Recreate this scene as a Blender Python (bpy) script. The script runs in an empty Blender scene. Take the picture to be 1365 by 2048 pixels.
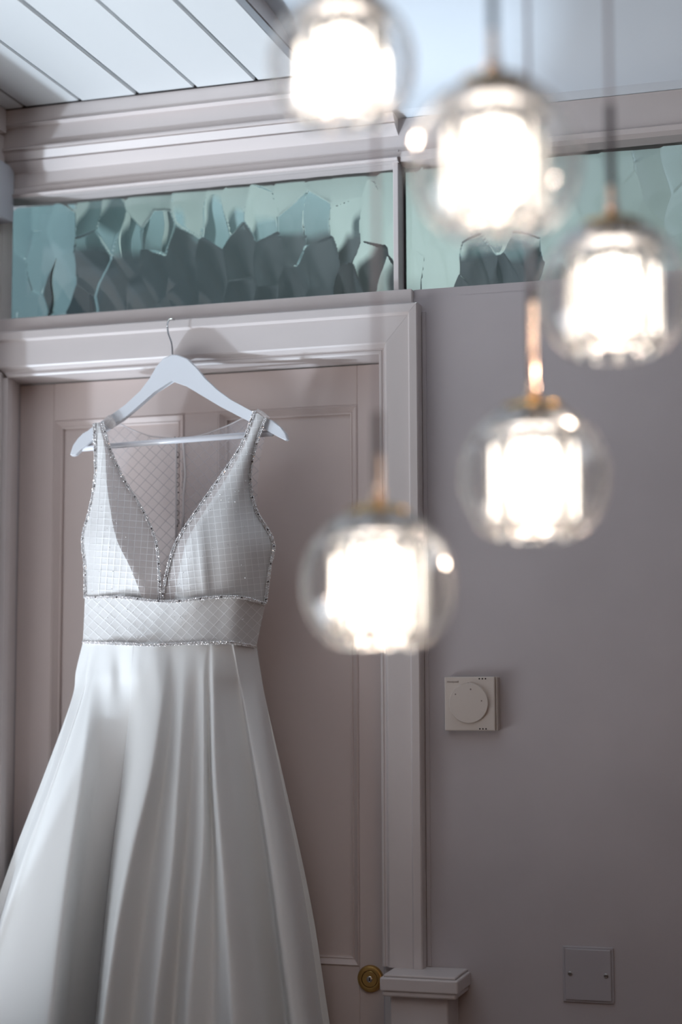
import bpy, bmesh, math, random
import numpy as np
from mathutils import Vector, Matrix
random.seed(7)
sc = bpy.context.scene
COL = sc.collection

# ------------------------------------------------------------------ camera
F = 3365.8; YAW, PIT, ROL = [math.radians(a) for a in (17.164, 5.776, -.1957)]
CAM = np.array([0.0, -3.2, 1.5])
cy, sy, cp, sp = math.cos(YAW), math.sin(YAW), math.cos(PIT), math.sin(PIT)
FW = np.array([-sy*cp, cy*cp, sp]); R0 = np.array([cy, sy, 0.0]); U0 = np.cross(R0, FW)
RI = math.cos(ROL)*R0 + math.sin(ROL)*U0; UP = np.cross(RI, FW)
def ray(x, y): return RI*(x-682.5)/F + UP*(1024-y)/F + FW
def at(x, y, Y):
    "point of the room at depth Y (metres from the back wall) that was measured at pixel x, y"
    d = ray(x, y); return CAM + d*((Y-CAM[1])/d[1])
def atD(x, y, dist): return CAM + ray(x, y)*dist
cam = bpy.data.cameras.new('camera'); camo = bpy.data.objects.new('camera', cam); COL.objects.link(camo)
m = Matrix.Identity(4)
for i in range(3):
    m[i][0] = RI[i]; m[i][1] = UP[i]; m[i][2] = -FW[i]; m[i][3] = CAM[i]
camo.matrix_world = m
cam.sensor_fit = 'VERTICAL'; cam.sensor_height = 36.0; cam.lens = F/2048*36.0
cam.clip_start = .05
cam.dof.use_dof = True; cam.dof.focus_distance = 3.27; cam.dof.aperture_fstop = 1.25
sc.camera = camo

# ------------------------------------------------------------------ world, light, exposure
w = bpy.data.worlds.new('world'); sc.world = w; w.use_nodes = True
w.node_tree.nodes['Background'].inputs[0].default_value = (.62, .76, 1.0, 1)
w.node_tree.nodes['Background'].inputs[1].default_value = .12
def lamp(name, kind, loc, direction, energy, color, size=None, size_y=None, angle=None):
    L = bpy.data.lights.new(name, kind); L.energy = energy; L.color = color
    if size: L.shape = 'RECTANGLE'; L.size = size; L.size_y = size_y or size
    if angle is not None: L.angle = math.radians(angle)
    o = bpy.data.objects.new(name, L); COL.objects.link(o); o.location = loc
    o.rotation_euler = Vector(direction).to_track_quat('-Z', 'Y').to_euler()
    return o
# daylight thrown back up from bright ground outside, through the window of the left wall
lamp('ground_glare', 'SUN', (-4, -4, 0), (.50, .42, .76), 2.0, (.72, .86, 1.0), angle=3.0)
# broad glow of the bright ground outside that window, seen from above the sill
lamp('near_ground', 'AREA', (-5.0, -2.5, -.3), (0, 0, 1), 390, (.87, .93, .99), 5.0, 4.5)
lamp('far_ground', 'AREA', (-5.2, -8.0, -.3), (0, 0, 1), 110, (1.0, .80, .70), 5.5, 6.0)
# warm fill light added behind the camera to brighten ceiling and upper wall
lamp('warm_fill', 'AREA', (.7, -4.3, 1.0), (-.1, .38, 1), 7, (1.0, .52, .25), 1.4, .5)
lamp('hall_lamp', 'AREA', (-1.5, .9, 3.22), (0, 0, -1), 22, (.90, 1.0, .97), 1.6, .5)
sc.view_settings.view_transform = 'Standard'; sc.view_settings.look = 'None'
sc.view_settings.gamma = 1; sc.view_settings.use_curve_mapping = False
sc.view_settings.exposure = 0.0
cy_ = sc.cycles
cy_.use_denoising = True; cy_.use_adaptive_sampling = True; cy_.adaptive_threshold = .04
cy_.caustics_refractive = False; cy_.caustics_reflective = False
cy_.max_bounces = 9; cy_.transmission_bounces = 9; cy_.transparent_max_bounces = 16; cy_.glossy_bounces = 4; cy_.diffuse_bounces = 3
cy_.sample_clamp_indirect = 12.0

# ------------------------------------------------------------------ materials
def mat(name, col, rough=.5, metal=0, spec=.5, bump=0, bscale=60, var=0, vscale=6, stretch=(1,1,1), coat=0, sheen=0, emis=None, estr=0, trans=0, ior=1.45, alpha=None):
    M = bpy.data.materials.new(name); M.use_nodes = True; nt = M.node_tree; N = nt.nodes; L = nt.links
    b = N['Principled BSDF']; b.inputs['Base Color'].default_value = (*col, 1)
    b.inputs['Roughness'].default_value = rough; b.inputs['Metallic'].default_value = metal
    b.inputs['Specular IOR Level'].default_value = spec; b.inputs['IOR'].default_value = ior
    b.inputs['Coat Weight'].default_value = coat; b.inputs['Sheen Weight'].default_value = sheen
    b.inputs['Transmission Weight'].default_value = trans
    if emis: b.inputs['Emission Color'].default_value = (*emis, 1); b.inputs['Emission Strength'].default_value = estr
    if bump or var:
        tc = N.new('ShaderNodeTexCoord'); mp = N.new('ShaderNodeMapping'); L.new(tc.outputs['Object'], mp.inputs[0]); mp.inputs['Scale'].default_value = stretch
    if bump:
        n = N.new('ShaderNodeTexNoise'); n.inputs['Scale'].default_value = bscale; n.inputs['Detail'].default_value = 5; L.new(mp.outputs[0], n.inputs['Vector'])
        bp = N.new('ShaderNodeBump'); bp.inputs['Strength'].default_value = bump; bp.inputs['Distance'].default_value = .004
        L.new(n.outputs['Fac'], bp.inputs['Height']); L.new(bp.outputs[0], b.inputs['Normal'])
    if var:
        n = N.new('ShaderNodeTexNoise'); n.inputs['Scale'].default_value = vscale; n.inputs['Detail'].default_value = 6; L.new(mp.outputs[0], n.inputs['Vector'])
        r = N.new('ShaderNodeMapRange'); r.inputs['From Min'].default_value = .3; r.inputs['From Max'].default_value = .7
        r.inputs['To Min'].default_value = 1-var; r.inputs['To Max'].default_value = 1+var*.4; L.new(n.outputs['Fac'], r.inputs[0])
        mx = N.new('ShaderNodeMix'); mx.data_type = 'RGBA'; mx.blend_type = 'MULTIPLY'; mx.inputs[0].default_value = 1
        mx.inputs[6].default_value = (*col, 1); L.new(r.outputs[0], mx.inputs[7]); L.new(mx.outputs[2], b.inputs['Base Color'])
    return M
WOOD = mat('painted_woodwork', (.66, .60, .585), .38, bump=.10, bscale=30, var=.05, vscale=9, stretch=(.35, 1, 1))
WOODV = mat('painted_woodwork_upright', (.66, .60, .585), .38, bump=.10, bscale=30, var=.05, vscale=9, stretch=(1, 1, .35))
DOORP = mat('door_paint', (.68, .575, .54), .42, bump=.08, bscale=40, var=.05, vscale=5, stretch=(1, 1, .4))
PLAST = mat('grey_wall_paint', (.53, .485, .495), .7, bump=.16, bscale=25, var=.10, vscale=3)
CEIL = mat('ceiling_board_paint', (.72, .74, .75), .45, bump=.10, bscale=25, var=.03, vscale=4, stretch=(1, .2, 1))
CEILP = mat('ceiling_plaster', (.74, .80, .86), .6, bump=.15, bscale=12, var=.05, vscale=3)
DARKGAP = mat('dark_gap', (.03, .025, .025), .9)
FLOORM = mat('floor_wood', (.20, .13, .09), .5, var=.3, vscale=4, stretch=(1, 8, 1))
HWHITE = mat('hanger_white', (.74, .76, .80), .35, bump=.05, bscale=20)
BARM = mat('hanger_bar', (.80, .80, .84), .12, coat=.6)
CHROME = mat('chrome', (.62, .62, .64), .15, metal=1)
BRASS = mat('brass', (.62, .40, .14), .25, metal=1)
STEEL = mat('brushed_steel', (.55, .53, .52), .3, metal=1)
THERM = mat('thermostat_plastic', (.60, .53, .48), .4)
THERMT = mat('thermostat_print', (.22, .17, .15), .6)
PLATEM = mat('blank_plate_white', (.46, .43, .45), .3)
HOLE = mat('dark_holes', (.012, .01, .01), .9)
LABELM = mat('label_paper', (.58, .64, .70), .5)
INK = mat('label_ink', (.02, .02, .025), .6)
HALLW = mat('hall_wall', (.55, .62, .61), .8)
HALLD = mat('hall_dark_wood', (.010, .018, .022), .7)
HALLM = mat('hall_mid_grey', (.10, .15, .165), .7)
SATIN = mat('white_satin', (.83, .83, .82), .33, spec=.45, bump=.03, bscale=220, sheen=.2)
BLIND = mat('white_box_paint', (.62, .66, .72), .4, bump=.05)
BEAD = mat('glass_beads', (.90, .88, .88), .08, metal=.35, spec=1)
BEADD = mat('dark_crystal', (.10, .085, .085), .05, metal=.6)
TRIMF = mat('bead_trim_ribbon', (.72, .68, .68), .5)
CORDM = mat('fabric_cord', (.36, .31, .33), .6)
RODM = mat('rod_pale_bronze', (.80, .62, .50), .2, metal=1)
RODD = mat('rod_socket_dark', (.10, .085, .09), .4, metal=.4)

def glass_thin(name, tint, base=.04, edge=.8, rough=.0):
    M = bpy.data.materials.new(name); M.use_nodes = True; nt = M.node_tree; N = nt.nodes; L = nt.links
    N.remove(N['Principled BSDF']); out = N['Material Output']
    t = N.new('ShaderNodeBsdfTransparent'); t.inputs[0].default_value = (*tint, 1)
    g = N.new('ShaderNodeBsdfGlossy'); g.inputs['Roughness'].default_value = rough
    lw = N.new('ShaderNodeLayerWeight'); lw.inputs['Blend'].default_value = .35
    r = N.new('ShaderNodeMapRange'); r.inputs['To Min'].default_value = base; r.inputs['To Max'].default_value = edge
    L.new(lw.outputs['Facing'], r.inputs[0])
    pw = N.new('ShaderNodeMath'); pw.operation = 'POWER'; pw.inputs[1].default_value = 1.7; L.new(lw.outputs['Facing'], pw.inputs[0]); L.new(pw.outputs[0], r.inputs[0])
    mx = N.new('ShaderNodeMixShader'); L.new(r.outputs[0], mx.inputs[0]); L.new(t.outputs[0], mx.inputs[1]); L.new(g.outputs[0], mx.inputs[2])
    d_ = N.new('ShaderNodeBsdfTranslucent'); d_.inputs[0].default_value = (.9, .9, .9, 1); m2 = N.new('ShaderNodeMixShader'); mr = N.new('ShaderNodeMapRange'); mr.inputs['To Min'].default_value = .05; mr.inputs['To Max'].default_value = .42; L.new(pw.outputs[0], mr.inputs[0]); L.new(mr.outputs[0], m2.inputs[0])
    L.new(mx.outputs[0], m2.inputs[1]); L.new(d_.outputs[0], m2.inputs[2]); L.new(m2.outputs[0], out.inputs[0]); return M
GLOBE = glass_thin('clear_globe_glass', (.975, .98, .985), .05, 1.0)
CRYST = mat('lead_crystal', (1, .985, .96), .03, trans=1, ior=1.52)
PANE = mat('obscured_pane', (.84, .90, .89), .0, trans=1, ior=1.5)
BULB = mat('lit_bulb', (1, .9, .8), .5, emis=(1.0, .90, .80), estr=7.5)

def net(name, line_col, fill_col, fill_a, line_a, wd=.055):
    "fine net: UV squares of stitched lines over sheer tulle"
    M = bpy.data.materials.new(name); M.use_nodes = True; nt = M.node_tree; N = nt.nodes; L = nt.links
    b = N['Principled BSDF']; b.inputs['Roughness'].default_value = .45; b.inputs['Sheen Weight'].default_value = .2
    uv = N.new('ShaderNodeUVMap'); s = N.new('ShaderNodeSeparateXYZ'); L.new(uv.outputs[0], s.inputs[0])
    ms = []
    for k in (0, 1):
        fr = N.new('ShaderNodeMath'); fr.operation = 'FRACT'; L.new(s.outputs[k], fr.inputs[0])
        sb = N.new('ShaderNodeMath'); sb.operation = 'SUBTRACT'; L.new(fr.outputs[0], sb.inputs[0]); sb.inputs[1].default_value = .5
        ab = N.new('ShaderNodeMath'); ab.operation = 'ABSOLUTE'; L.new(sb.outputs[0], ab.inputs[0])
        ls = N.new('ShaderNodeMath'); ls.operation = 'LESS_THAN'; L.new(ab.outputs[0], ls.inputs[0]); ls.inputs[1].default_value = wd
        ms.append(ls)
    mxm = N.new('ShaderNodeMath'); mxm.operation = 'MAXIMUM'; L.new(ms[0].outputs[0], mxm.inputs[0]); L.new(ms[1].outputs[0], mxm.inputs[1])
    cm = N.new('ShaderNodeMix'); cm.data_type = 'RGBA'; L.new(mxm.outputs[0], cm.inputs[0])
    cm.inputs[6].default_value = (*fill_col, 1); cm.inputs[7].default_value = (*line_col, 1); L.new(cm.outputs[2], b.inputs['Base Color'])
    al = N.new('ShaderNodeMapRange'); L.new(mxm.outputs[0], al.inputs[0]); al.inputs['To Min'].default_value = fill_a; al.inputs['To Max'].default_value = line_a
    L.new(al.outputs[0], b.inputs['Alpha'])
    return M
NETF = net('net_over_satin', (1.0, 1.0, 1.0), (.70, .65, .64), .20, .80, .034)
NETB = net('sheer_back_net', (.50, .46, .48), (.78, .73, .75), .24, .62, .035)

# ------------------------------------------------------------------ mesh helpers
def put(name, me, material, parent=None, loc=None, smooth=False):
    o = bpy.data.objects.new(name, me); COL.objects.link(o)
    if material: me.materials.append(material)
    if smooth:
        for p in me.polygons: p.use_smooth = True
    if loc is not None: o.location = loc
    if parent: o.parent = parent
    return o
def tag(o, label, cat, group=None, kind=None):
    if label: o['label'] = label
    if cat: o['category'] = cat
    if group: o['group'] = group
    if kind: o['kind'] = kind
    return o
def empty(name, loc):
    o = bpy.data.objects.new(name, None); COL.objects.link(o); o.location = loc; o.empty_display_size = .05
    return o
def keep(child, parent):
    "parent while geometry stays in room coordinates"
    child.parent = parent; child.location = Vector(child.location) - Vector(parent.location)
    return child
class MB:
    def __init__(s): s.bm = bmesh.new()
    def box(s, x0, x1, y0, y1, z0, z1, bev=0, seg=2):
        r = bmesh.ops.create_cube(s.bm, size=1)
        for v in r['verts']:
            v.co = Vector((x0 + (v.co.x+.5)*(x1-x0), y0 + (v.co.y+.5)*(y1-y0), z0 + (v.co.z+.5)*(z1-z0)))
        if bev:
            es = list({e for v in r['verts'] for e in v.link_edges})
            bmesh.ops.bevel(s.bm, geom=es, offset=bev, segments=seg, affect='EDGES', profile=.5)
        return s
    def poly(s, verts, faces):
        vs = [s.bm.verts.new(Vector([float(c) for c in v])) for v in verts]
        for f in faces:
            try: s.bm.faces.new([vs[i] for i in f])
            except ValueError: pass
        return s
    def prism(s, pts, vec):
        "closed outline pts (3D) extruded along vec"
        n = len(pts); vec = np.array(vec)
        V = [np.array(p) for p in pts] + [np.array(p)+vec for p in pts]
        F_ = [tuple(range(n))[::-1], tuple(range(n, 2*n))] + [(i, (i+1) % n, n+(i+1) % n, n+i) for i in range(n)]
        return s.poly(V, F_)
    def tube(s, pts, r, n=10, cap=True):
        pts = [np.array(p, float) for p in pts]; rs = r if hasattr(r, '__len__') else [r]*len(pts); V = []; nrm = None
        for i, p in enumerate(pts):
            t = pts[min(i+1, len(pts)-1)] - pts[max(i-1, 0)]; t = t/np.linalg.norm(t)
            if nrm is None: a = np.array([0, 0, 1.]) if abs(t[2]) < .9 else np.array([1., 0, 0]); nrm = np.cross(t, a)
            nrm = nrm - t*(nrm@t); nrm /= np.linalg.norm(nrm); b = np.cross(t, nrm)
            for k in range(n):
                a = 2*math.pi*k/n; V.append(p + rs[i]*(nrm*math.cos(a)+b*math.sin(a)))
        Fc = [(i*n+k, i*n+(k+1) % n, (i+1)*n+(k+1) % n, (i+1)*n+k) for i in range(len(pts)-1) for k in range(n)]
        if cap: Fc += [tuple(range(n))[::-1], tuple(range((len(pts)-1)*n, len(pts)*n))]
        return s.poly(V, Fc)
    def lathe(s, prof, c=(0, 0, 0), n=32, axis='z', closed=False):
        "prof: list of (radius, height) turned about the axis"
        V = []
        for r, h in prof:
            for k in range(n):
                a = 2*math.pi*k/n
                p = (r*math.cos(a), r*math.sin(a), h) if axis == 'z' else (r*math.cos(a), h, r*math.sin(a))
                V.append(np.array(c)+np.array(p))
        m_ = len(prof); rng = range(m_) if closed else range(m_-1)
        Fc = [(i*n+k, i*n+(k+1) % n, ((i+1) % m_)*n+(k+1) % n, ((i+1) % m_)*n+k) for i in rng for k in range(n)]
        if not closed:
            if prof[0][0] > 1e-6: Fc.append(tuple(range(n))[::-1])
            if prof[-1][0] > 1e-6: Fc.append(tuple(range((m_-1)*n, m_*n)))
        return s.poly(V, Fc)
    def mesh(s, name, weld=False):
        if weld: bmesh.ops.remove_doubles(s.bm, verts=s.bm.verts, dist=1e-5)
        bmesh.ops.recalc_face_normals(s.bm, faces=s.bm.faces)
        me = bpy.data.meshes.new(name); s.bm.to_mesh(me); s.bm.free(); return me
    def build(s, name, material, parent=None, smooth=False, weld=False, edge=None):
        o = put(name, s.mesh(name, weld), material, parent, smooth=smooth)
        if smooth and edge:
            o.data.set_sharp_from_angle(angle=math.radians(edge))
        return o
def struct(o): o['kind'] = 'structure'; return o
def profile_x(prof, x0, x1):
    "moulding running along X: closed outline (y,z)"
    return [(x0, y, z) for y, z in prof], (x1-x0, 0, 0)

# ------------------------------------------------------------------ room shell
XL = -1.757                     # left wall face
ZC = 2.724                      # boarded ceiling
ZC2 = 2.782                     # plaster ceiling of the right bay
XS = -1.040                     # step between the two
gT, gB = 2.545, 2.2795          # transom glass, top and bottom
# back wall
b = MB()
b.box(XL-.2, -1.7385, 0, .12, 0, 2.16)
b.box(-.905, 2.6, 0, .12, 0, 2.262)
b.box(XL-.2, -.905, 0, .12, 2.158, 2.262)
b.box(XL-.2, 2.6, .0, .12, 2.562, 2.95)
b.box(-.22, 2.6, 0, .12, 2.262, 2.562)
struct(b.build('wall_back', PLAST))
# left wall with its low, wide window
b = MB()
wy0, wy1, wz0, wz1 = -3.6, -.10, .70, 2.49
b.box(XL-.14, XL, wy1, -.001, 0, 2.95)
b.box(XL-.14, XL, -5, wy0, 0, 2.95)
b.box(XL-.14, XL, wy0, wy1, 0, wz0)
b.box(XL-.14, XL, wy0, wy1, wz1, 2.95)
struct(b.build('wall_left', WOODV))
b = MB()
struct(MB().box(2.4, 2.55, -5, 0, 0, 2.95).build('wall_right', PLAST))
b = MB(); b.box(XL-.14, 2.55, -5.15, -5.0, 0, 2.95)
struct(b.build('wall_rear', PLAST))
fl = struct(empty('floor', (0, 0, 0)))
k = 0
y = -5.0
for i in range(30):
    x0 = XL + i*.139
    keep(MB().box(x0+.001, min(x0+.138, 2.4), -5, 0, -.03, 0, .001, 1).build('plank', FLOORM), fl)
# ceiling: boards on the left, plaster on the right
ce = struct(MB().box(XL-.14, 2.55, -5, .12, 2.84, 2.95).build('ceiling', CEILP))
edges = [-1.806, -1.675, -1.543, -1.4125, -1.2815, -1.1475, XS]
for i in range(6):
    x0, x1 = edges[i], edges[i+1]
    x0 = max(x0, XL+.001)
    dz = (0, .0012, 0, .0015, .0005, .001)[i]
    bb = MB(); g = .0022; c = .0038
    # board with chamfered lower edges, running towards the room
    o = [(x0+g, ZC+.02), (x0+g, ZC+c+dz), (x0+g+c, ZC+dz), (x1-g-c*.4, ZC+dz), (x1-g, ZC+c*.5+dz), (x1-g, ZC+.02)]
    bb.prism([(a, -.062, z) for a, z in o], (0, -4.9, 0)); bb.build('plank', CEIL, ce)
MB().box(XL, XS-.02, -5, -.0, ZC+.0201, ZC+.04).build('board_backing', DARKGAP, ce)
MB().box(XS-.019, XS, -4.98, -.0, ZC+.022, 2.84).build('step_face', WOODV, ce)
# plaster of the right bay with a cove dropping to the frieze
cv = [(0.0, 2.6325), (-.02, 2.636)]
for i in range(9):
    a = i/8*math.pi/2; cv.append((-.30+.26*math.cos(a)-.0, 2.640+(ZC2-2.640)*math.sin(a)))
cv += [(-5.0, ZC2), (-5.0, 2.84), (0, 2.84)]
p, v = profile_x(cv, XS+.0, 2.4); MB().prism(p, v).build('plaster_bay', CEILP, ce, smooth=True, edge=50)

# ------------------------------------------------------------------ cornice, frieze, transom frame
def zz(y_px, Y, x_px=300): return float(at(x_px, y_px, Y)[2])
prof = [(188, -.062), (217, -.062), (219, -.067), (226, -.054), (227, -.050), (265, -.050), (267, -.059), (270, -.059), (274, -.050), (276, -.052), (293, -.038), (294.5, -.034),
        (297, -.038), (320, -.010), (322, -.008), (349, -.008), (350, -.011), (361, -.011), (363, -.022), (368, -.016), (370, -.016), (375, .000), (376, .012)]
pz = [(Y, zz(yp, Y)) for yp, Y in prof]
pz[0] = (-.062, ZC)
ztop_low = 2.6325
up = [q for q in pz if q[1] > ztop_low+.001]
lo = [q for q in pz if q[1] <= ztop_low+.001]
cut = (up[-1][0], ztop_low)
p, v = profile_x([(.02, ZC), *up, cut, (.02, ztop_low)], XL, XS); t1 = MB().prism(p, v).build('trim_1', WOOD); struct(t1)
p, v = profile_x([(.02, ztop_low), cut, *lo, (.05, lo[-1][1])], XL, -.862)
p2, v2 = profile_x([(.02, ztop_low), (-.008, ztop_low), (-.008, 2.565), (-.014, 2.562), (-.012, 2.552), (.0, gT+.001), (.05, gT+.001)], -.862, 2.39)
t2 = struct(MB().prism(p, v).prism(p2, v2).build('trim_2', WOOD))
# thin dark crack under the boards
struct(MB().box(XL, XS, -.066, -.058, ZC-.0012, ZC+.0012).build('trim_3', DARKGAP))
# numbered paper labels on the cornice
def text_mesh(body, size, extrude=.0002):
    c = bpy.data.curves.new('t', 'FONT'); c.body = body; c.size = size; c.extrude = extrude; c.align_x = 'CENTER'; c.align_y = 'CENTER'
    o = bpy.data.objects.new('t', c); COL.objects.link(o); dg = bpy.context.evaluated_depsgraph_get(); dg.update()
    me = bpy.data.meshes.new_from_object(o.evaluated_get(dg)); COL.objects.unlink(o); bpy.data.objects.remove(o); me.materials.clear(); return me
for (px_, py_, wd_, txt) in ((518, 238, .027, '22/2'), (544, 234.5, .021, '22/4')):
    c = at(px_, py_, -.0462)
    g = empty('paper_label', c)
    tag(g, 'small paper label reading %s on the cornice, %s of the pair' % (txt, 'the left' if txt == '22/2' else 'the right, fainter one'), 'label')
    MB().box(-wd_/2, wd_/2, -.0003, .0003, -.0065, .0065).build('paper', LABELM, g)
    tx = put('lettering', text_mesh(txt, .0115), INK, g); tx.rotation_euler = (math.pi/2, 0, 0); tx.location = (0, -.0006, 0)

# transom: sill rail, mullion, panes
def lens_pane(x0, x1, z0, z1, y, seed, cw, ch, amp, flat=0):
    rnd = np.random.RandomState(seed)
    nx, nz = int((x1-x0)/.0022), int((z1-z0)/.0022)
    gx, gz = np.meshgrid(np.linspace(x0, x1, nx), np.linspace(z0, z1, nz))
    cols = int((x1-x0)/cw)+3; rows = int((z1-z0)/ch)+3; S = []
    for i in range(cols):
        for j in range(rows):
            S.append((x0+(i-.7+rnd.uniform(-.30, .30))*cw, z0+(j-.8+(.5 if i % 2 else 0)+rnd.uniform(-.30, .30))*ch, rnd.uniform(.7, 1.2), rnd.uniform(-.20, .20), rnd.uniform(-.2, .2)))
    wx = gx + .0022*np.sin(gz*60+gx*13); wz = gz + .003*np.sin(gx*55+1.3)
    best = np.full(gx.shape, 1e9); H = np.zeros(gx.shape)
    for sx, sz, k_, tx_, tz_ in S:
        dx = (wx-sx)/cw; dz = (wz-sz)/ch; d = dx*dx+dz*dz
        h = (dx*dx*1.0 + dz*dz*.8)*k_ + tx_*dx + tz_*dz
        mk = d < best; best = np.where(mk, d, best); H = np.where(mk, h, H)
    Yf = y - .004 + amp*H*(1-flat)
    V = np.stack([gx, Yf, gz], -1).reshape(-1, 3)
    idx = np.arange(nx*nz).reshape(nz, nx)
    q = np.stack([idx[:-1, :-1], idx[:-1, 1:], idx[1:, 1:], idx[1:, :-1]], -1).reshape(-1, 4)
    n0 = len(V)
    back = np.array([(x0, y+.002, z0), (x1, y+.002, z0), (x1, y+.002, z1), (x0, y+.002, z1)])
    V = np.concatenate([V, back])
    faces = [tuple(int(a) for a in r) for r in q]
    faces.append((n0+3, n0+2, n0+1, n0))
    faces.append(tuple([n0, n0+1] + [int(a) for a in idx[0, ::-1]]))
    faces.append(tuple([n0+2, n0+3] + [int(a) for a in idx[-1, :]]))
    faces.append(tuple([n0+3, n0] + [int(a) for a in idx[:, 0]]))
    faces.append(tuple([n0+1, n0+2] + [int(a) for a in idx[::-1, -1]]))
    me = bpy.data.meshes.new('glass_pane'); me.from_pydata([tuple(map(float, a)) for a in V], [], faces); me.update()
    for i, pl in enumerate(me.polygons): pl.use_smooth = i < len(q)
    return me
GY = .05
gz1 = float(at(400, 371.5, GY)[2]); gz0 = float(at(400, 620, GY)[2])
gx0 = float(at(15, 500, GY)[0]); gx1 = float(at(786, 450, GY)[0]); hx0 = float(at(815, 450, GY)[0])
w1 = struct(empty('window_1', (0, 0, 0))); w2 = struct(empty('window_2', (0, 0, 0)))
put('glass_pane', lens_pane(gx0, gx1+.004, gz0-.012, gz1+.012, GY, 11, .058, .115, .0056), PANE, w1)
put('glass_pane', lens_pane(hx0-.004, -.21, gz0-.012, gz1+.012, GY, 5, .060, .11, .0042), PANE, w2)
# frames: sill rail in front of the glass, putty edges, mullion
zs = float(at(400, 640, -.022)[2])
MB().box(XL, -.835, -.012, .048, 2.240, gz0-.003, .002, 1).build('sill_rail', WOOD, w1)
MB().box(XL, gx0, .0, .048, gz0, gz1+.03).build('side_bead', WOODV, w1)
xm0, xm1 = -.8745, -.8635
MB().box(xm0, xm1, -.006, .048, gz0-.004, pz[-1][1]+.012, .0012, 1).build('mullion', WOODV, w2)
MB().box(xm1+.0005, hx0-.001, .034, .046, gz0-.002, gz1+.01).build('putty_edge', DARKGAP, w2)
MB().box(gx0-.001, gx0+.0018, .040, .0475, gz0, gz1+.01).build('putty_edge', DARKGAP, w1)
MB().box(-.22, -.20, -.004, .05, gz0-.004, gT+.02).build('end_post', WOODV, w2)
MB().box(-.8345, -.20, .001, .048, 2.240, gz0-.003).build('sill_rail', PLAST, w2)

# hall behind the transom
struct(MB().box(-4.2, 2.6, 1.70, 1.80, 0, 3.4).build('wall_hall', HALLW))
struct(MB().box(-4.2, 2.6, .13, 1.70, 3.30, 3.40).build('ceiling_hall', HALLW))
struct(MB().box(-4.2, 2.6, .13, 1.70, -.05, 0).build('floor_hall', FLOORM))
struct(MB().box(-4.3, -4.2, .13, 1.8, 0, 3.4).build('wall_hall_left', HALLW))
struct(MB().box(2.6, 2.7, .13, 1.8, 0, 3.4).build('wall_hall_right', HALLW))
cab = empty('hall_cupboard', (-1.9, 1.45, 0)); tag(cab, 'dark cupboard in the hall behind the left transom pane, a blurred shape', 'cupboard')
for (x0, x1, zt, mt, nm) in ((-2.20, -1.36, 2.775, HALLD, 'body'), (-2.62, -2.21, 2.97, HALLM, 'side_cupboard')):
    keep(MB().box(x0, x1, 1.25, 1.69, 0, zt, .004, 1).build(nm, mt), cab)
for i in range(5):
    x = -2.15+i*.155
    keep(MB().box(x, x+.085, 1.30, 1.45, 2.775, 2.85+.025*((i*7) % 3), .003, 1).build('top_box', HALLM), cab)

sh = empty('hall_cabinet', (-.94, 1.5, 0)); tag(sh, 'dark cabinet in the hall behind the right transom pane, partly hidden by pendants', 'cabinet')
keep(MB().box(-1.06, -.83, 1.40, 1.69, 0, 2.70, .004, 1).build('body', HALLD), sh)
for i_, (x_, z_) in enumerate(((-1.05, 2.74), (-.98, 2.77), (-.90, 2.75))):
    keep(MB().box(x_, x_+.05, 1.45, 1.6, 2.70, z_, .004, 1).build('top_box', HALLM), sh)

# ------------------------------------------------------------------ door casing
ix0, ix1, izt = -1.7263, -.9020, 2.150          # inner edges of the casing
# profile across the casing: (distance from inner edge, projection)
cp_ = [(0, .0), (0, .020), (.003, .0225), (.0055, .0225), (.007, .0205), (.0105, .0205), (.012, .024), (.0155, .030), (.0185, .0325), (.0635, .0325), (.0675, .0385), (.069, .0385), (.0815, .0370), (.0835, .0335), (.0835, 0)]
def casing_leg(pts_fn, name):
    n = len(cp_); A = [pts_fn(d, pr, 0) for d, pr in cp_]; B = [pts_fn(d, pr, 1) for d, pr in cp_]
    bm_ = MB().poly(A+B, [tuple(range(n))[::-1], tuple(range(n, 2*n))]+[(i, (i+1) % n, n+(i+1) % n, n+i) for i in range(n)])
    return bm_
zcap = .957
hs = (2.2465-izt)/.0835       # head is a little deeper than the legs are wide
cas = struct(empty('trim_4', (0, 0, 0)))
def outer(d): return izt + d*hs
casing_leg(lambda d, pr, e: (ix1+d, -pr, outer(d)) if e else (max(ix0-d, XL+.0005), -pr, outer(d) if ix0-d > XL+.0005 else outer(d)), 'head').build('casing_head', WOOD, cas)
casing_leg(lambda d, pr, e: (ix1+d, -pr, outer(d)-.0004) if e else (ix1+d+.004*(1 if d > .05 else 1)*0, -pr, zcap), 'leg').build('casing_leg', WOODV, cas)
cl = MB().box(XL+.0005, ix0-.012, -.0315, 0, 0, izt+.01).box(ix0-.012, ix0, -.02, 0, 0, izt-.0005)
cl.build('casing_leg', WOODV, cas)
MB().box(ix1+.0838, ix1+.0925, -.003, 0, zcap, outer(.0835)-.012, .0012, 1).build('casing_backband', PLAST, cas)
# jambs (slightly splayed) and head lining
DY = .058
jl = at(39.6, 769.2, DY); jr = at(759, 726.3, DY)
b = MB()
xj = float(jl[0])
b.prism([(ix0, -.0005, 0), (xj, DY, 0), (xj-.03, DY, 0), (xj-.03, -.0005, 0)], (0, 0, izt-.0004)); b.build('jamb_lining', WOODV, cas)
b = MB(); b.box(ix1-.0005, ix1+.02, -.0005, .11, 0, izt-.0004); b.build('jamb_lining', WOODV, cas)
b = MB(); zj = float(jr[2])*.5+float(jl[2])*.5
b.prism([(xj-.03, -.0005, izt), (xj-.03, DY, zj), (xj-.03, DY, zj+.02), (xj-.03, -.0005, izt+.02)], (ix1-xj+.04, 0, 0)); b.build('head_lining', WOOD, cas)

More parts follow.
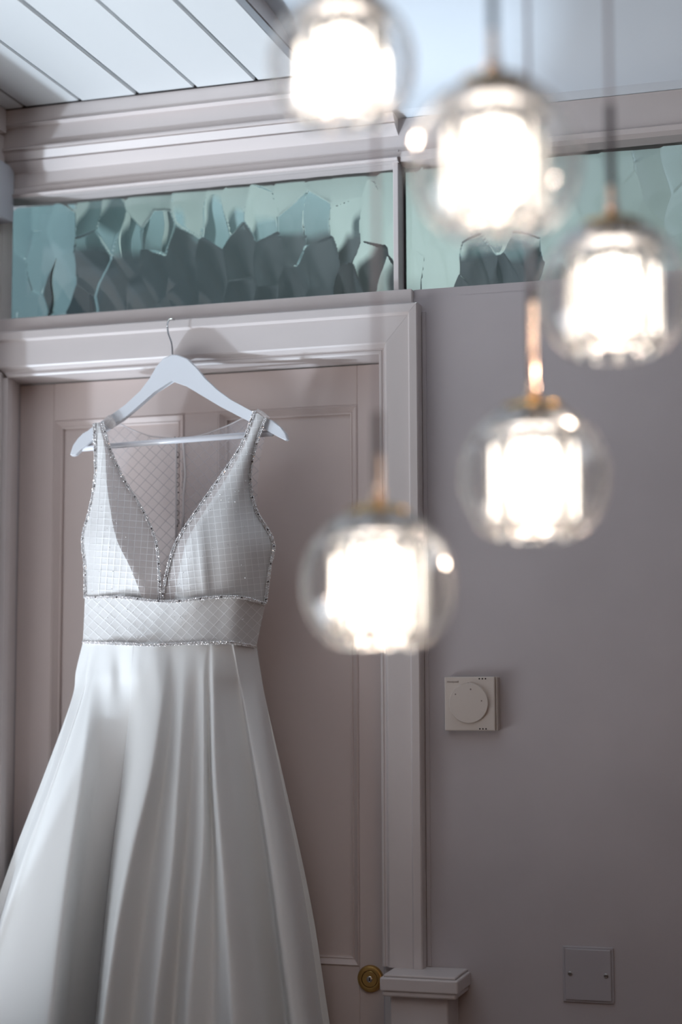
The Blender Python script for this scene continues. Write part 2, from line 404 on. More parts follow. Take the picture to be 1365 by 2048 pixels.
# cap and plinth block at the foot of the casing leg
pl = struct(empty('trim_5', (-.81, 0, 0)))
cpz = zcap
b = MB(); x0, x1, yf = -.882, -.7325, -.111
b.box(x0+.006, x1-.006, yf+.006, -.0005, cpz-.005, cpz, .002, 2).box(x0, x1, yf, -.0005, cpz-.030, cpz-.005, .003, 2).box(x0+.004, x1-.004, yf+.004, -.0005, cpz-.040, cpz-.030, .003, 2)
keep(b.build('cap', WOOD), pl)
b = MB(); b.box(-.868, -.757, -.088, -.0005, .0, cpz-.040, .002, 1); keep(b.build('plinth_block', WOODV), pl)
b = MB(); b.box(-.848, -.778, -.125, -.0885, .80, .862, .012, 4); keep(b.build('plinth_knob', WOODV, smooth=True, edge=40), pl)

# ------------------------------------------------------------------ door
dr = struct(empty('door_1', (xj, DY, 0)))
dx0, dx1, dz1 = xj+.0015, -.905, zj-.002
pLo = (float(at(108.4, 840, DY)[0]), float(at(369, 826.6, DY)[0])); pRo = (float(at(436.5, 823, DY)[0]), float(at(715, 809, DY)[0]))
pZ = float(at(715, 809, DY)[2]); zlr = float(at(690, 1932, DY)[2])
th = .04
def dpart(bx, name, m_=DOORP, bev=.0012):
    x0, x1, z0, z1, y0, y1 = bx
    return keep(MB().box(x0, x1, y0, y1, z0, z1, bev, 1).build(name, m_), dr)
dpart((dx0, pLo[0], .01, dz1, DY, DY+th), 'stile'); dpart((pRo[1], dx1, .01, dz1, DY, DY+th), 'stile')
dpart((pLo[1], pRo[0], .25, pZ, DY, DY+th), 'centre_stile')
dpart((pLo[0], pRo[1], pZ, dz1, DY, DY+th), 'rail'); dpart((pLo[0], pLo[1], .72, zlr, DY, DY+th), 'rail'); dpart((pRo[0], pRo[1], .72, zlr, DY, DY+th), 'rail')
dpart((pLo[0], pRo[1], .01, .25, DY, DY+th), 'rail')
for (a, c) in (pLo, pRo):
    for (z0, z1) in ((zlr, pZ), (.25, .72)):
        dpart((a+.002, c-.002, z0+.002, z1-.002, DY+.014, DY+.03), 'panel', bev=0)
        # sloping moulding round the panel
        mw = .0175
        o = [(a, z0), (c, z0), (c, z1), (a, z1)]
        rings = [(0, DY+.0005), (.003, DY-.002), (.006, DY+.001), (mw-.004, DY+.008), (mw-.003, DY+.0065), (mw, DY+.008), (mw, DY+.0145)]
        V = []; Fc = []
        for ins, yy in rings:
            V += [(a+ins, yy, z0+ins), (c-ins, yy, z0+ins), (c-ins, yy, z1-ins), (a+ins, yy, z1-ins)]
        for r_ in range(len(rings)-1):
            for q_ in range(4): Fc.append((r_*4+q_, r_*4+(q_+1) % 4, (r_+1)*4+(q_+1) % 4, (r_+1)*4+q_))
        keep(MB().poly(V, Fc).build('panel_moulding', DOORP), dr)
# brass cylinder lock
lc = at(742, 1957, DY)
lk = empty('door_lock', (float(lc[0]), DY, float(lc[2])))
tag(lk, 'round brass cylinder lock low on the white door beside the casing foot', 'lock')
def lathe_y(prof, n=40):  # revolve about -Y
    return MB().lathe([(r, -h) for r, h in prof], n=n, axis='y')
lathe_y([(.0265, .0), (.0265, .003), (.0245, .0075), (.020, .009), (.0165, .0085), (.0165, .0)]).build('rose', BRASS, lk, smooth=True, edge=35)
lathe_y([(.0158, .0), (.0158, .0078), (.0150, .0086), (.0001, .0086)]).build('cylinder', BRASS, lk, smooth=True, edge=35)
lathe_y([(.0060, .0084), (.0060, .0098), (.0054, .0102), (.0001, .0102)]).build('plug', CHROME, lk, smooth=True, edge=35)
MB().box(-.0009, .0009, -.0106, -.0100, -.0038, .0038).build('keyway', HOLE, lk)

# ------------------------------------------------------------------ left wall mouldings
tl = struct(empty('trim_6', (XL, -.3, 2.6)))
b = MB()
b.box(XL+.0003, -1.7165, -4.9, -.0625, 2.672, ZC-.001, .001, 1)
keep(b.build('cornice_upper', WOODV), tl)
b = MB(); b.box(XL+.0003, -1.729, -4.9, -.045, 2.612, 2.6715, .001, 1); keep(b.build('cornice_lower', WOODV), tl)
b = MB(); b.box(XL+.0003, -1.7235, -4.9, -.012, 2.490, 2.6115, .0015, 1); keep(b.build('window_head_board', BLIND), tl)

# ------------------------------------------------------------------ thermostat and blank plate
tc_ = at(948, 1407, 0); ts = .0515
th_ = empty('room_thermostat', (float(tc_[0]), 0, float(tc_[2]))); tag(th_, 'square cream room thermostat with a round dial on the grey wall', 'thermostat')
MB().box(-ts, ts-.004, -.026, -.0005, -ts, ts, .0022, 2).build('body', THERM, th_)
MB().box(ts-.0039, ts, -.022, -.0005, -ts, ts, .0015, 1).build('side_cover', THERM, th_)
d = lathe_y([(.0385, .0255), (.0385, .0295), (.0372, .0312), (.0001, .0312)], 56); d = d.build('dial', THERM, th_, smooth=True, edge=35); d.location = (-.003, 0, .001)
for (sx, sz) in ((.0175, .0475), (.0235, .0475), (.0295, .0475), (.0175, -.0478), (.0235, -.0478), (.0295, -.0478)):
    lathe_y([(.0015, .0255), (.0015, .0264), (.0001, .0264)], 12).build('vent_hole', HOLE, th_).location = (sx, 0, sz)
for (sx, sz, r_) in ((-.0045, .0395, .0009), (.0015, .0275, .0016), (-.0285, .018, .0014), (.0225, .0055, .0014)):
    o = lathe_y([(r_, .0255), (r_, .0316 if sz < .03 else .0262), (.0001, .0316 if sz < .03 else .0262)], 12).build('printed_mark', THERMT, th_); o.location = (sx, 0, sz)
tx = put('lettering', text_mesh('Honeywell', .0052), THERMT, th_); tx.rotation_euler = (math.pi/2, 0, 0); tx.location = (-.0345, -.0262, .0418)

pc = (at(1126.7, 1890.6, 0)+at(1230, 2007.7, 0))/2
bp_ = empty('blank_plate', (float(pc[0]), 0, float(pc[2]))); tag(bp_, 'white blank electrical plate with two dark screws low on the grey wall', 'plate')
b = MB(); b.box(-.0475, .0475, -.0045, -.0005, -.0512, .0512, .0015, 2).box(-.0435, .0435, -.007, -.004, -.0472, .0472, .0022, 3)
b.build('plate', PLATEM, bp_)
for s_, dz_ in ((-1, .001), (1, -.0005)):
    o = lathe_y([(.0042, .0068), (.0042, .0078), (.0034, .0084), (.0001, .0084)], 20).build('screw', STEEL, bp_, smooth=True, edge=35); o.location = (s_*.0335, 0, dz_)
    o2 = MB().box(-.0032, .0032, -.0088, -.0083, -.0006, .0006).build('screw_slot', HOLE, o)

# ------------------------------------------------------------------ hanger
HY = -.062
hz = lambda x, y: (130+x/2.904, 620+y/2.904)
topL = [(650, 258), (620, 258), (570, 280), (530, 330), (490, 400), (440, 475), (350, 550), (270, 608), (215, 645), (140, 690), (131, 703), (120, 716), (108, 712), (104, 716), (75, 742), (45, 785), (28, 838)]
botL = [(38, 848), (60, 842), (95, 808), (150, 765), (230, 700), (330, 640), (420, 562), (520, 475), (620, 405)]
botR = [(700, 440), (800, 500), (900, 560), (1000, 612), (1080, 652), (1160, 692), (1225, 730), (1280, 758), (1293, 752)]
topR = [(1280, 715), (1250, 680), (1200, 638), (1165, 625), (1080, 585), (960, 520), (880, 470), (810, 405), (760, 335), (710, 280)]
hb = at(345, 709, HY)
han = empty('clothes_hanger', hb); tag(han, 'white wooden clothes hanger hooked over the door casing, holding the wedding dress', 'hanger')
def hangbody():
    out = []
    pts = topL+botL+botR+topR
    def bend(xz): # ends of the hanger sweep forward a little
        u = abs(xz-620)/650; return -.012*u*u
    fr = [at(*hz(x, y), HY-.008+bend(x)) for x, y in pts]
    bk = [np.array(p)+np.array([0, .015, 0]) for p in fr]
    n = len(pts); bm_ = bmesh.new()
    vf = [bm_.verts.new(Vector(map(float, p))) for p in fr]; vb = [bm_.verts.new(Vector(map(float, p))) for p in bk]
    f1 = bm_.faces.new(vf); f2 = bm_.faces.new(vb[::-1])
    for i in range(n): bm_.faces.new([vf[(i+1) % n], vf[i], vb[i], vb[(i+1) % n]])
    es = [e for e in bm_.edges if (e.verts[0] in vf) == (e.verts[1] in vf)]
    bmesh.ops.bevel(bm_, geom=es, offset=.0022, segments=2, affect='EDGES', profile=.5)
    bmesh.ops.triangulate(bm_, faces=[f for f in bm_.faces if len(f.verts) > 4])
    bmesh.ops.recalc_face_normals(bm_, faces=bm_.faces)
    me = bpy.data.meshes.new('body'); bm_.to_mesh(me); bm_.free(); return me
keep(put('body', hangbody(), HWHITE), han)
# hook: shaft up from the apex, curve back over the ledge of the casing
s0 = at(345, 711, HY); sx_, sz_ = float(s0[0]), float(s0[2])
hk = [(sx_, HY, sz_-.01), (sx_, HY, sz_+.010), (sx_-.002, HY-.001, sz_+.028), (sx_-.008, HY-.003, sz_+.046), (sx_-.010, HY-.003, sz_+.060)]
cz = sz_+.062
for a in range(0, 200, 20):
    t = math.radians(a); hk.append((sx_-.010+.004*(1-math.cos(t))/2, HY+.024-.0275*math.cos(t), cz+.0185*math.sin(t)))
hkd = []
hk = [np.array(q, float) for q in hk]
for i in range(len(hk)-1):
    p0, p1, p2, p3 = hk[max(i-1, 0)], hk[i], hk[i+1], hk[min(i+2, len(hk)-1)]
    for s_ in (0, .34, .67):
        hkd.append(.5*((2*p1)+(-p0+p2)*s_+(2*p0-5*p1+4*p2-p3)*s_*s_+(-p0+3*p1-3*p2+p3)*s_**3))
hkd.append(hk[-1])
keep(MB().tube(hkd, .0017, 10).build('hook', CHROME, smooth=True), han)
keep(MB().tube([at(157, 898, HY-.004), at(352, 881, HY), at(546, 866.5, HY-.004)], .0062, 14).build('trouser_bar', BARM, smooth=True), han)

# ------------------------------------------------------------------ dress
dres = empty('wedding_dress', at(345, 900, -.07))
tag(dres, 'white sleeveless wedding dress with beaded bodice and full satin skirt hanging before the door', 'dress')
def cr(P, t):
    "Catmull-Rom through rows P (n, k) at parameter t in 0..n-1"
    n = len(P); i = min(int(t), n-2); s = t-i
    p0, p1, p2, p3 = P[max(i-1, 0)], P[i], P[i+1], P[min(i+2, n-1)]
    if i == 0: p0 = 2*p1-p2
    if i == n-2: p3 = 2*p2-p1
    return .5*((2*p1)+(-p0+p2)*s+(2*p0-5*p1+4*p2-p3)*s*s+(-p0+3*p1-3*p2+p3)*s**3)
def sheet(rows, nu, nv, off=0.0, uvf=None, ripple=None):
    "rows[v][u] = (px, py, Y); returns mesh with UV"
    A = np.array(rows, float); R_, C_ = A.shape[:2]
    G = np.zeros((nv+1, nu+1, 3)); mid = np.zeros((nv+1, C_, 3))
    for j in range(nv+1): mid[j] = cr(A, j/nv*(R_-1))
    for i in range(nu+1):
        t = i/nu*(C_-1)
        for j in range(nv+1): G[j, i] = cr(mid[j], t)
    if ripple: G[..., 2] += ripple(G[..., 0], G[..., 1])
    V = [tuple(map(float, at(g[0], g[1], g[2]+off))) for g in G.reshape(-1, 3)]
    idx = lambda j, i: j*(nu+1)+i
    Fc = [(idx(j, i), idx(j+1, i), idx(j+1, i+1), idx(j, i+1)) for j in range(nv) for i in range(nu)]
    me = bpy.data.meshes.new('cloth'); me.from_pydata(V, [], Fc); me.update()
    if uvf:
        uv = me.uv_layers.new(name='UVMap'); flat = G.reshape(-1, 3)
        for lp in me.loops:
            g = flat[lp.vertex_index]; uv.data[lp.index].uv = uvf(g[0], g[1])
    for p in me.polygons: p.use_smooth = True
    return me, G
def rot(a, s):
    c_, s_ = math.cos(math.radians(a))/s, math.sin(math.radians(a))/s
    return lambda x, y: (x*c_+y*s_, -x*s_+y*c_)
def addcloth(name, rows, nu, nv, m_, off=0., uvf=None, ripple=None):
    me, G = sheet(rows, nu, nv, off, uvf, ripple); o = keep(put(name, me, m_), dres); return o, G
# back of the bodice: sheer net, two halves, fastened down the middle
def interp(tab, y): 
    ys = [a[1] for a in tab]; xs = [a[0] for a in tab]; return float(np.interp(y, ys, xs))
armL = [(187, 843), (187, 861), (190, 906), (191, 947), (187, 988), (178, 1026), (166, 1064), (165.5, 1078), (168, 1102), (170, 1137), (170.6, 1171), (170, 1193)]
backR = [(531, 875), (524, 900), (519, 930), (516, 964), (514, 1010), (516, 1060), (525, 1110), (528, 1160), (524, 1200)]
nt_ = [0, .12, .25, .40, .55, .70, .85, 1]
def nkl(u): x = 214+u*(352-214); return x, float(np.interp(x, [214, 225, 237, 268, 302, 352], [836, 840, 846, 861, 873, 877]))
def nkr(u): x = 358+u*(527-358); return x, float(np.interp(x, [358, 371, 412, 457, 488, 512, 527], [877, 876.5, 868, 850.5, 835, 828, 846]))
rowsL = []; rowsR = []
for j, f_ in enumerate([0, .06, .14, .25, .4, .6, .8, 1]):
    rl = []; rr = []
    for i, u in enumerate((0, .2, .4, .6, .8, 1)):
        xt, yt = nkl(u); y_ = yt+f_*(1205-yt); xl = interp(armL, y_)+10 if f_ > 0 else xt
        edge = 352-(2.0 if 915 < y_ < 985 else 0)
        x_ = xt if f_ == 0 else (max(xl, 188 if f_ > .1 else 200)*(1-u)+edge*u)
        rl.append((x_, y_, -.022-.010*math.sin(math.pi*u)*f_))
        xt, yt = nkr(u); y_ = yt+f_*(1205-yt); xe = interp(backR, y_)
        edge = 356+(8*math.sin(math.pi*(y_-915)/75) if 915 < y_ < 990 else 0)
        x_ = xt if f_ == 0 else (edge*(1-u)+xe*u)
        rr.append((x_, y_, -.022-.010*math.sin(math.pi*u)*f_))
    rowsL.append(rl); rowsR.append(rr)
addcloth('back_net', rowsL, 40, 60, NETB, uvf=rot(42, 17)); addcloth('back_net', rowsR, 40, 60, NETB, uvf=rot(48, 17))

# satin cups, left (as seen) and right: columns run from armhole to neckline
L_rows = [
 [(188, 847, -.086), (192, 846, -.088), (197, 845, -.089), (201, 845, -.088), (205, 846, -.086)],
 [(190, 900, -.086), (199, 900, -.097), (210, 900, -.104), (216, 900, -.100), (221, 900, -.092)],
 [(190.5, 955, -.084), (201, 957, -.110), (213, 960, -.124), (230, 961, -.112), (248, 959, -.098)],
 [(180, 1018, -.074), (200, 1019, -.122), (221, 1020, -.142), (252, 1023, -.124), (285, 1020, -.108)],
 [(165.5, 1076, -.060), (196, 1077, -.128), (234, 1080, -.158), (272, 1082, -.138), (311, 1080, -.120)],
 [(170, 1136, -.060), (208, 1137, -.130), (262, 1138, -.160), (290, 1138, -.146), (318, 1137, -.136)],
 [(170, 1195, -.062), (215, 1196, -.120), (286, 1200, -.150), (304, 1201, -.147), (320, 1201, -.144)]]
R_rows = [
 [(509, 822, -.086), (514, 825, -.089), (520, 829, -.090), (526, 833, -.089), (531, 837, -.085)],
 [(483, 890, -.088), (490, 890, -.100), (497, 890, -.104), (505, 891, -.100), (512, 892, -.086)],
 [(440, 955, -.094), (452, 957, -.116), (463, 960, -.124), (484, 961, -.116), (501, 955, -.082)],
 [(394, 1020, -.108), (410, 1021, -.134), (424, 1022, -.144), (470, 1022, -.134), (512, 1018, -.078)],
 [(354, 1082, -.122), (374, 1082, -.146), (394, 1083, -.160), (474, 1083, -.142), (547, 1083, -.064)],
 [(336, 1136, -.136), (360, 1137, -.152), (390, 1138, -.163), (470, 1138, -.142), (540, 1137, -.062)],
 [(323, 1201, -.144), (348, 1201, -.150), (385, 1199, -.158), (460, 1196, -.138), (531, 1208, -.062)]]
def ripR(x, y):
    f_ = np.clip((y-1010)/120, 0, 1)
    return -f_*.0045*(np.exp(-((x-(404+(y-1100)*.08))/9)**2)+.8*np.exp(-((x-500)/13)**2)) + f_*.003*np.exp(-((x-428)/12)**2)
def ripL(x, y):
    f_ = np.clip((y-1020)/120, 0, 1); return -f_*.0025*np.sin((x-170)/8.5)*np.exp(-((x-212)/38)**2)
# the satin stops short of the neckline: its inner edge is a gather of its own
def inner(rows, keepc): return [[r[i] for i in keepc] for r in rows]
addcloth('bodice_lining', inner(L_rows, (0, 1, 2)), 40, 70, SATIN, off=.0025, ripple=ripL)
addcloth('bodice_lining', inner(R_rows, (1, 2, 3, 4)), 60, 70, SATIN, off=.0025, ripple=ripR)
TULLE = net('nude_tulle', (.84, .80, .79), (.80, .74, .72), .74, .85, .04)
def uvfix(o, fn, G):
    pass
addcloth('bodice_net', L_rows, 50, 80, NETF, uvf=rot(4, 13)); addcloth('bodice_net', R_rows, 60, 80, NETF, uvf=rot(-6, 13), ripple=ripR)
addcloth('tulle_inset', inner(L_rows, (2, 3, 4)), 24, 60, TULLE, off=.0035, uvf=rot(4, 13))
addcloth('tulle_inset', inner(R_rows, (0, 1)), 16, 60, TULLE, off=.0035, uvf=rot(4, 13))
# strap folding back over the hanger
for q_ in ([[(206, 846, -.0865), (222, 858, -.080), (232, 852, -.079)], [(208, 838, -.084), (220, 832, -.080), (231, 843, -.0785)], [(214, 836, -.060), (222, 831, -.060), (230, 838, -.058)]],
           [[(510, 822, -.087), (521, 828, -.089), (532, 838, -.086)], [(516, 818, -.082), (527, 824, -.083), (540, 835, -.083)], [(518, 820, -.058), (527, 825, -.058), (538, 834, -.058)]]):
    addcloth('strap_fold', q_, 10, 10, TULLE, off=-.0005, uvf=rot(40, 13))
# waistband
topw = [(170, 1195), (215, 1194), (260, 1196), (302, 1201), (345, 1203), (395, 1198), (440, 1194), (485, 1195), (531, 1208)]
botw = [(166, 1284), (210, 1286), (256, 1288), (302, 1290), (345, 1288.5), (388, 1286.5), (430, 1285.5), (470, 1286), (513, 1294)]
wY = [-.063, -.125, -.150, -.157, -.159, -.166, -.158, -.139, -.064]
W_rows = []
for f_ in (0, .5, 1):
    W_rows.append([(a[0]*(1-f_)+c[0]*f_, a[1]*(1-f_)+c[1]*f_, y_-.001+(.004*math.sin(f_*math.pi))) for a, c, y_ in zip(topw, botw, wY)])
def ripW(x, y): return -.0035*np.exp(-((x-(395-(y-1200)*.75))/16)**2) + .004*np.exp(-((x-(360-(y-1200)*.6))/18)**2) - .003*np.exp(-((x-190)/16)**2)+.003*np.exp(-((x-235)/16)**2)
addcloth('waistband', W_rows, 90, 24, SATIN, off=.0022, ripple=ripW)
addcloth('waistband_net', W_rows, 90, 24, NETF, uvf=rot(42, 15.5), ripple=ripW)

# skirt: fold lines from the waist to the floor
ys_ = [1290, 1345, 1400, 1550, 1700, 1850, 2048, 2300]
K = [ # x at each level, depth factor at hem
 ([166, 152, 143, 88, 30, -22, -85, -160], .000),
 ([178, 166, 156, 106, 50, 0, -62, -130], .050),
 ([181, 172, 161, 109, 54, 5, -56, -122], .064),
 ([190, 178, 166, 122, 78, 36, -16, -76], .066),
 ([208, 192, 179, 160, 137, 116, 92, 60], .132),
 ([232, 222, 214, 198, 176, 158, 136, 108], .078),
 ([262, 258, 254, 240, 220, 203, 184, 160], .040),
 ([270, 268, 266, 247, 226, 210, 191, 168], .046),
 ([290, 294, 291, 268, 241, 219, 198, 176], .118),
 ([326, 327, 322, 300, 265, 236, 208, 180], .150),
 ([346, 347, 346, 330, 308, 286, 262, 236], .108),
 ([372, 369, 366, 357, 347, 330, 306, 280], .128),
 ([396, 394, 392, 384, 372, 360, 346, 330], .100),
 ([412, 408, 408, 408, 406, 392, 376, 364], .118),
 ([420, 418, 417, 420, 427, 428, 428, 430], .100),
 ([428, 427, 428, 432, 444, 455, 469, 488], .126),
 ([448, 447, 446, 466, 484, 502, 526, 556], .096),
 ([462, 472, 480, 506, 530, 550, 574, 606], .070),
 ([470, 480, 489, 514, 538, 558, 584, 616], .104),
 ([494, 506, 516, 544, 572, 596, 624, 662], .090),
 ([513, 522, 532, 566, 600, 630, 660, 704], .010)]
S_rows = []
gro = [0, .10, .2, .46, .66, .84, 1.0, 1.18]
for j, y_ in enumerate(ys_):
    row = []
    for xs, d_ in K:
        x_ = xs[j]; x0_, x1_ = K[0][0][j], K[-1][0][j]; u = (x_-x0_)/(x1_-x0_)
        base = -.060-.090*math.sin(math.pi*min(max(u, 0), 1))**.75
        b0 = float(np.interp(x_, [a[0] for a in botw], wY))+.003; bl = (1, .75, .35, 0, 0, 0, 0, 0)[j]; base = b0*bl+base*(1-bl)
        wav = {0: 0}
        yy = y_ + (1-min(1, j/2))*(float(np.interp(x_, [a[0] for a in botw], [a[1] for a in botw]))-1290)
        row.append((x_, yy, base - d_*gro[j]*2.1 + .12*gro[j]))
    S_rows.append(row)
def ripS(x, y): return -.0055*np.exp(-((y-1350)/48)**2)*np.sin((x-203)/8.2)*np.exp(-((x-262)/62)**4)
addcloth('skirt', S_rows, 260, 160, SATIN, ripple=ripS)
# the back breadths of skirt and waistband close the dress behind
Bk = []
for j, y_ in enumerate(ys_):
    x0_, x1_ = K[0][0][j], K[-1][0][j]
    Bk.append([(x0_+(x1_-x0_)*u, S_rows[j][0][1], -.060+(.060*gro[j]-.01)*1+.034*math.sin(math.pi*u)*(1 if j < 2 else .6)-(.02*gro[j]) if 0 < u < 1 else S_rows[j][0 if u == 0 else -1][2]) for u in (0, .15, .3, .45, .6, .75, .9, 1)])
for r_ in Bk:
    for i in range(len(r_)): r_[i] = (r_[i][0], r_[i][1], min(r_[i][2], -.036))
addcloth('skirt_back', Bk, 60, 40, SATIN)
WB = [[(a[0]*(1-f_)+c[0]*f_, a[1]*(1-f_)+c[1]*f_, -.060+.030*math.sin(math.pi*i/8)) for i, (a, c) in enumerate(zip(topw, botw))] for f_ in (0, .5, 1)]
addcloth('waistband_back', WB, 40, 8, SATIN)

# beads and crystals
def bead_mesh(points, r):
    bm_ = bmesh.new(); ico = bmesh.new(); bmesh.ops.create_icosphere(ico, subdivisions=1, radius=1)
    vs0 = [v.co.copy() for v in ico.verts]; fs0 = [[v.index for v in f.verts] for f in ico.faces]; ico.free()
    V = []; Fc = []
    for p in points:
        q = Matrix.Rotation(random.uniform(0, 6.28), 3, Vector((random.uniform(-1, 1), random.uniform(-1, 1), random.uniform(-1, 1))).normalized())
        rr = r*random.uniform(.75, 1.2); n0 = len(V)
        V += [tuple(Vector(map(float, p))+q@v*rr) for v in vs0]; Fc += [tuple(a+n0 for a in f) for f in fs0]
    bm_.free(); me = bpy.data.meshes.new('beads'); me.from_pydata(V, [], Fc); me.update(); return me
def chain(pts, name, dark=True, step=3.6, w_=3.4, dstep=36, rib=True):
    P = np.array(pts, float); n = len(P); D = []
    for i in range(n-1):
        for s_ in range(14): D.append(cr(P, i+s_/14))
    D.append(P[-1]); D = np.array(D); seg = np.r_[0, np.cumsum(np.hypot(np.diff(D[:, 0]), np.diff(D[:, 1])))]
    L_ = seg[-1]; ss = np.arange(0, L_, step/2)
    X, Y_, Z_ = [np.interp(ss, seg, D[:, k_]) for k_ in range(3)]
    tx_, ty_ = np.gradient(X), np.gradient(Y_); nn = np.hypot(tx_, ty_)+1e-6; bd = []
    for i in range(len(ss)):
        o = ((i % 2)*2-1)*w_/2+random.uniform(-.5, .5)
        bd.append(at(X[i]-ty_[i]/nn[i]*o, Y_[i]+tx_[i]/nn[i]*o, Z_[i]-.004))
    o = keep(put(name, bead_mesh(bd, .0021), BEAD), dres); o['kind'] = 'stuff'
    if rib:
        keep(MB().tube([at(X[i], Y_[i], Z_[i]-.0012) for i in range(0, len(ss), 3)], .0021, 6).build('trim_cord', TRIMF, smooth=True), dres)
    if dark:
        ds = np.arange(dstep*.5, L_, dstep)
        for s_ in ds:
            p = at(np.interp(s_, seg, D[:, 0]), np.interp(s_, seg, D[:, 1]), np.interp(s_, seg, D[:, 2])-.0058)
            q = put('crystal', CRM, None, None); q.location = Vector(map(float, p))-Vector(dres.location); q.parent = dres
bmx = bmesh.new(); bmesh.ops.create_icosphere(bmx, subdivisions=2, radius=.0017); CRM = bpy.data.meshes.new('crystal'); bmx.to_mesh(CRM); bmx.free(); CRM.materials.append(BEADD)
chain([r[0] for r in L_rows], 'armhole_beads'); chain([r[-1] for r in L_rows], 'neckline_beads')
chain([r[0] for r in R_rows], 'neckline_beads'); chain([r[-1] for r in R_rows], 'armhole_beads')
chain(W_rows[0], 'waist_beads', dstep=42); chain(W_rows[-1], 'waist_beads', dark=False, step=3.2)
# sequins caught in the net, sparse, on crossings
sq = []
for G_rows, n_ in ((L_rows, 36), (R_rows, 60), (W_rows, 40)):
    A = np.array(G_rows, float)
    for i in range(n_):
        u, v_ = random.uniform(.05, .95)*(A.shape[1]-1), random.uniform(.15, .97)*(A.shape[0]-1)
        mid = np.array([cr(A[:, c_], v_) for c_ in range(A.shape[1])]); p = cr(mid, u); sq.append(at(p[0], p[1], p[2]-.006))
o = keep(put('net_sequins', bead_mesh(sq, .0012), BEAD), dres); o['kind'] = 'stuff'
# back fastening: placket, loops, hooks
keep(MB().tube([at(353, y_, -.026) for y_ in (879, 900, 950, 1000, 1050, 1092)], .0028, 8).build('placket_edge', TRIMF, smooth=True), dres)
keep(MB().tube([at(x_, y_, -.026) for x_, y_ in ((366, 879), (368, 900), (371, 950), (367, 990), (367, 1030), (362, 1075))], .0024, 8).build('placket_edge', TRIMF, smooth=True), dres)
for y_ in (931, 952, 969, 1005, 1026, 1044, 909):
    pts = [at(354+4.5*math.sin(t), y_-5*math.cos(t), -.030) for t in np.linspace(0, math.pi, 9)]
    keep(MB().tube(pts, .0007, 6).build('button_loop', BEADD, smooth=True), dres)
for x_, y_ in ((350, 875), (358, 875), (364, 875), (356, 915), (357, 985), (355, 1052)):
    o = put('crystal', CRM, None, None); o.location = Vector(map(float, at(x_, y_, -.030)))-Vector(dres.location); o.parent = dres
# neckline binding of the back
keep(MB().tube([at(*nkl(u), -.0225) for u in np.linspace(.12, 1, 16)], .0012, 6).build('neck_binding', TRIMF, smooth=True), dres)
keep(MB().tube([at(*nkr(u), -.0225) for u in np.linspace(0, .85, 16)], .0012, 6).build('neck_binding', TRIMF, smooth=True), dres)

# ------------------------------------------------------------------ pendants
R_ = .09
def pend_meshes():
    D = {}
    pr = []; n = 26; cut = -.80
    a0 = math.asin(cut); a1 = math.asin(.965)
    for i in range(n+1):
        a = a0+(a1-a0)*i/n; pr.append((R_*math.cos(a), R_*math.sin(a)))
    D['globe'] = MB().lathe([(r, h) for r, h in pr], n=64)
    # no caps on the open shell
    bm_ = D['globe'].bm; big = [f for f in bm_.faces if len(f.verts) > 4]; bmesh.ops.delete(bm_, geom=big, context='FACES_ONLY')
    D['globe'] = D['globe'].mesh('globe')
    rim = []; rr, hh = R_*math.cos(a0), R_*math.sin(a0)
    D['globe_rim'] = MB().lathe([(rr+.0012*math.cos(t), hh+.0012*math.sin(t)) for t in np.linspace(0, 2*math.pi, 9)[:-1]], n=64, closed=True).mesh('rim')
    D['cap'] = MB().lathe([(.0001, .095), (.012, .0945), (.024, .0915), (.036, .0865), (.0365, .0845), (.035, .0825), (.024, .0870), (.0001, .0905)], n=40).mesh('cap')
    D['hanging_plate'] = MB().lathe([(.0001, .064), (.052, .064), (.0555, .062), (.0555, .058), (.052, .056), (.0001, .056)], n=40).mesh('plate')
    D['socket'] = MB().lathe([(.0001, .083), (.011, .083), (.011, .064), (.014, .060), (.014, .040), (.0001, .040)], n=24).mesh('socket')
    D['bulb'] = MB().lathe([(.0001, .046), (.014, .044), (.026, .034), (.033, .014), (.033, -.016), (.027, -.034), (.014, -.046), (.0001, -.050)], n=28).mesh('bulb')
    # long crystal: six-sided rod with pointed ends
    D['crystal_rod'] = MB().lathe([(.0001, .058), (.0062, .052), (.0072, .0), (.0062, -.048), (.0001, -.058)], n=6).mesh('rod')
    D['crystal_drop'] = MB().lathe([(.0001, .009), (.0075, .002), (.0075, -.002), (.0001, -.010)], n=8).mesh('drop')
    D['collar'] = MB().lathe([(.0001, .118), (.004, .117), (.0075, .112), (.0085, .106), (.0075, .100), (.004, .096), (.0001, .096)], n=20).mesh('collar')
    mats = {'globe': GLOBE, 'globe_rim': CRYST, 'cap': BRASS, 'hanging_plate': STEEL, 'socket': STEEL, 'bulb': BULB, 'crystal_rod': CRYST, 'crystal_drop': CRYST, 'collar': RODM}
    for k_, me in D.items():
        me.materials.append(mats[k_])
        if k_ not in ('crystal_rod', 'crystal_drop'):
            for p in me.polygons: p.use_smooth = True
            me.set_sharp_from_angle(angle=math.radians(40))
    return D
PM = pend_meshes()
GRP = 'glass globe pendants'
pend = [ # px, py, distance, scale, rod length, dark top of rod, label
 (685, 128, 1.84, .90, .05, .02, 'clear glass globe pendant cut off by the top of the frame, highest of the five'),
 (990, 325, 1.756, 1.0, .03, .07, 'largest looking glass globe pendant, with a brass cap, left of the frame\'s right top corner'),
 (1228, 590, 2.00, 1.0, .02, .10, 'glass globe pendant at the right edge of the frame, third highest'),
 (1069, 955, 2.006, 1.0, .10, .02, 'glass globe pendant hanging above the thermostat, in front of the grey wall'),
 (757, 1168, 1.954, 1.0, .04, .05, 'lowest glass globe pendant, in front of the door casing')]
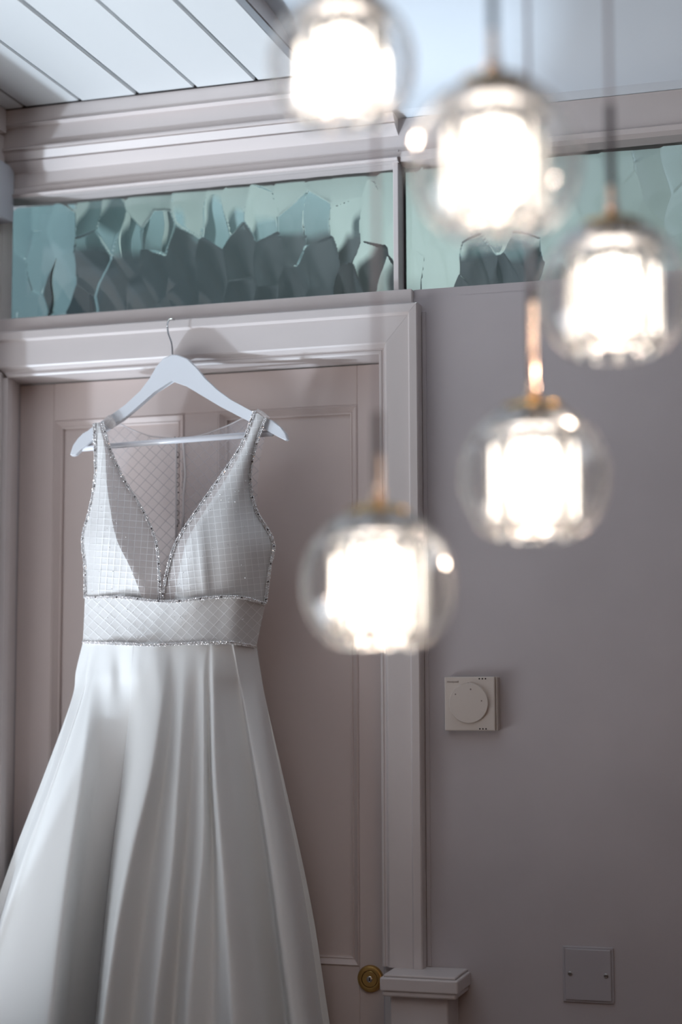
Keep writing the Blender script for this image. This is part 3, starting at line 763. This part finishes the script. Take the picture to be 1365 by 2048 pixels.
for k_, (px_, py_, dist, s_, rl, dk, lab) in enumerate(pend):
    c = atD(px_, py_, dist); root = empty('pendant_light', c); tag(root, lab, 'pendant light', GRP); root.scale = (s_, s_, s_)
    root.rotation_euler = (0, 0, .7*k_)
    for nm in ('globe', 'globe_rim', 'cap', 'hanging_plate', 'socket', 'bulb', 'collar'):
        o = bpy.data.objects.new(nm, PM[nm]); COL.objects.link(o); o.parent = root
    for i in range(18):
        a = 2*math.pi*i/18
        o = bpy.data.objects.new('crystal_rod', PM['crystal_rod']); COL.objects.link(o); o.parent = root
        o.location = (.0505*math.cos(a), .0505*math.sin(a), -.004); o.rotation_euler = (0, 0, a)
        b2 = 2*math.pi*(i+.5)/18
        if i % 2 == 0:
            for rad, hh in ((.043, -.066), (.0505, .068)):
                o = bpy.data.objects.new('crystal_drop', PM['crystal_drop']); COL.objects.link(o); o.parent = root
                o.location = (rad*math.cos(b2), rad*math.sin(b2), hh); o.rotation_euler = (0, 0, b2)
        if i % 3 == 0:
            o = bpy.data.objects.new('crystal_drop', PM['crystal_drop']); COL.objects.link(o); o.parent = root
            o.location = (.028*math.cos(b2), .028*math.sin(b2), -.060)
    PL = bpy.data.lights.new('pendant_glow', 'POINT'); PL.energy = .75; PL.color = (1.0, .78, .62); PL.shadow_soft_size = .012
    po = bpy.data.objects.new('pendant_glow', PL); COL.objects.link(po); po.parent = root; po.location = (0, 0, -.069)
    z0 = .112; top = (ZC2-float(c[2]))/s_
    MB().tube([(0, 0, z0), (0, 0, z0+rl)], .0055, 12).build('rod', RODM, root, smooth=True, edge=40)
    MB().tube([(0, 0, z0+rl), (0, 0, z0+rl+dk)], .0050, 12).build('cord_grip', RODD, root, smooth=True, edge=40)
    MB().tube([(0, 0, z0+rl+dk), (0, 0, top-.028)], .0026, 8).build('cord', CORDM, root, smooth=True)
can = empty('ceiling_canopy', (-.42, -1.37, ZC2)); tag(can, 'round brushed canopy plate on the ceiling carrying the five pendants', 'lamp canopy')
MB().lathe([(.0001, -.028), (.235, -.028), (.245, -.024), (.245, 0), (.0001, 0)], n=48).build('plate', STEEL, can, smooth=True, edge=40)
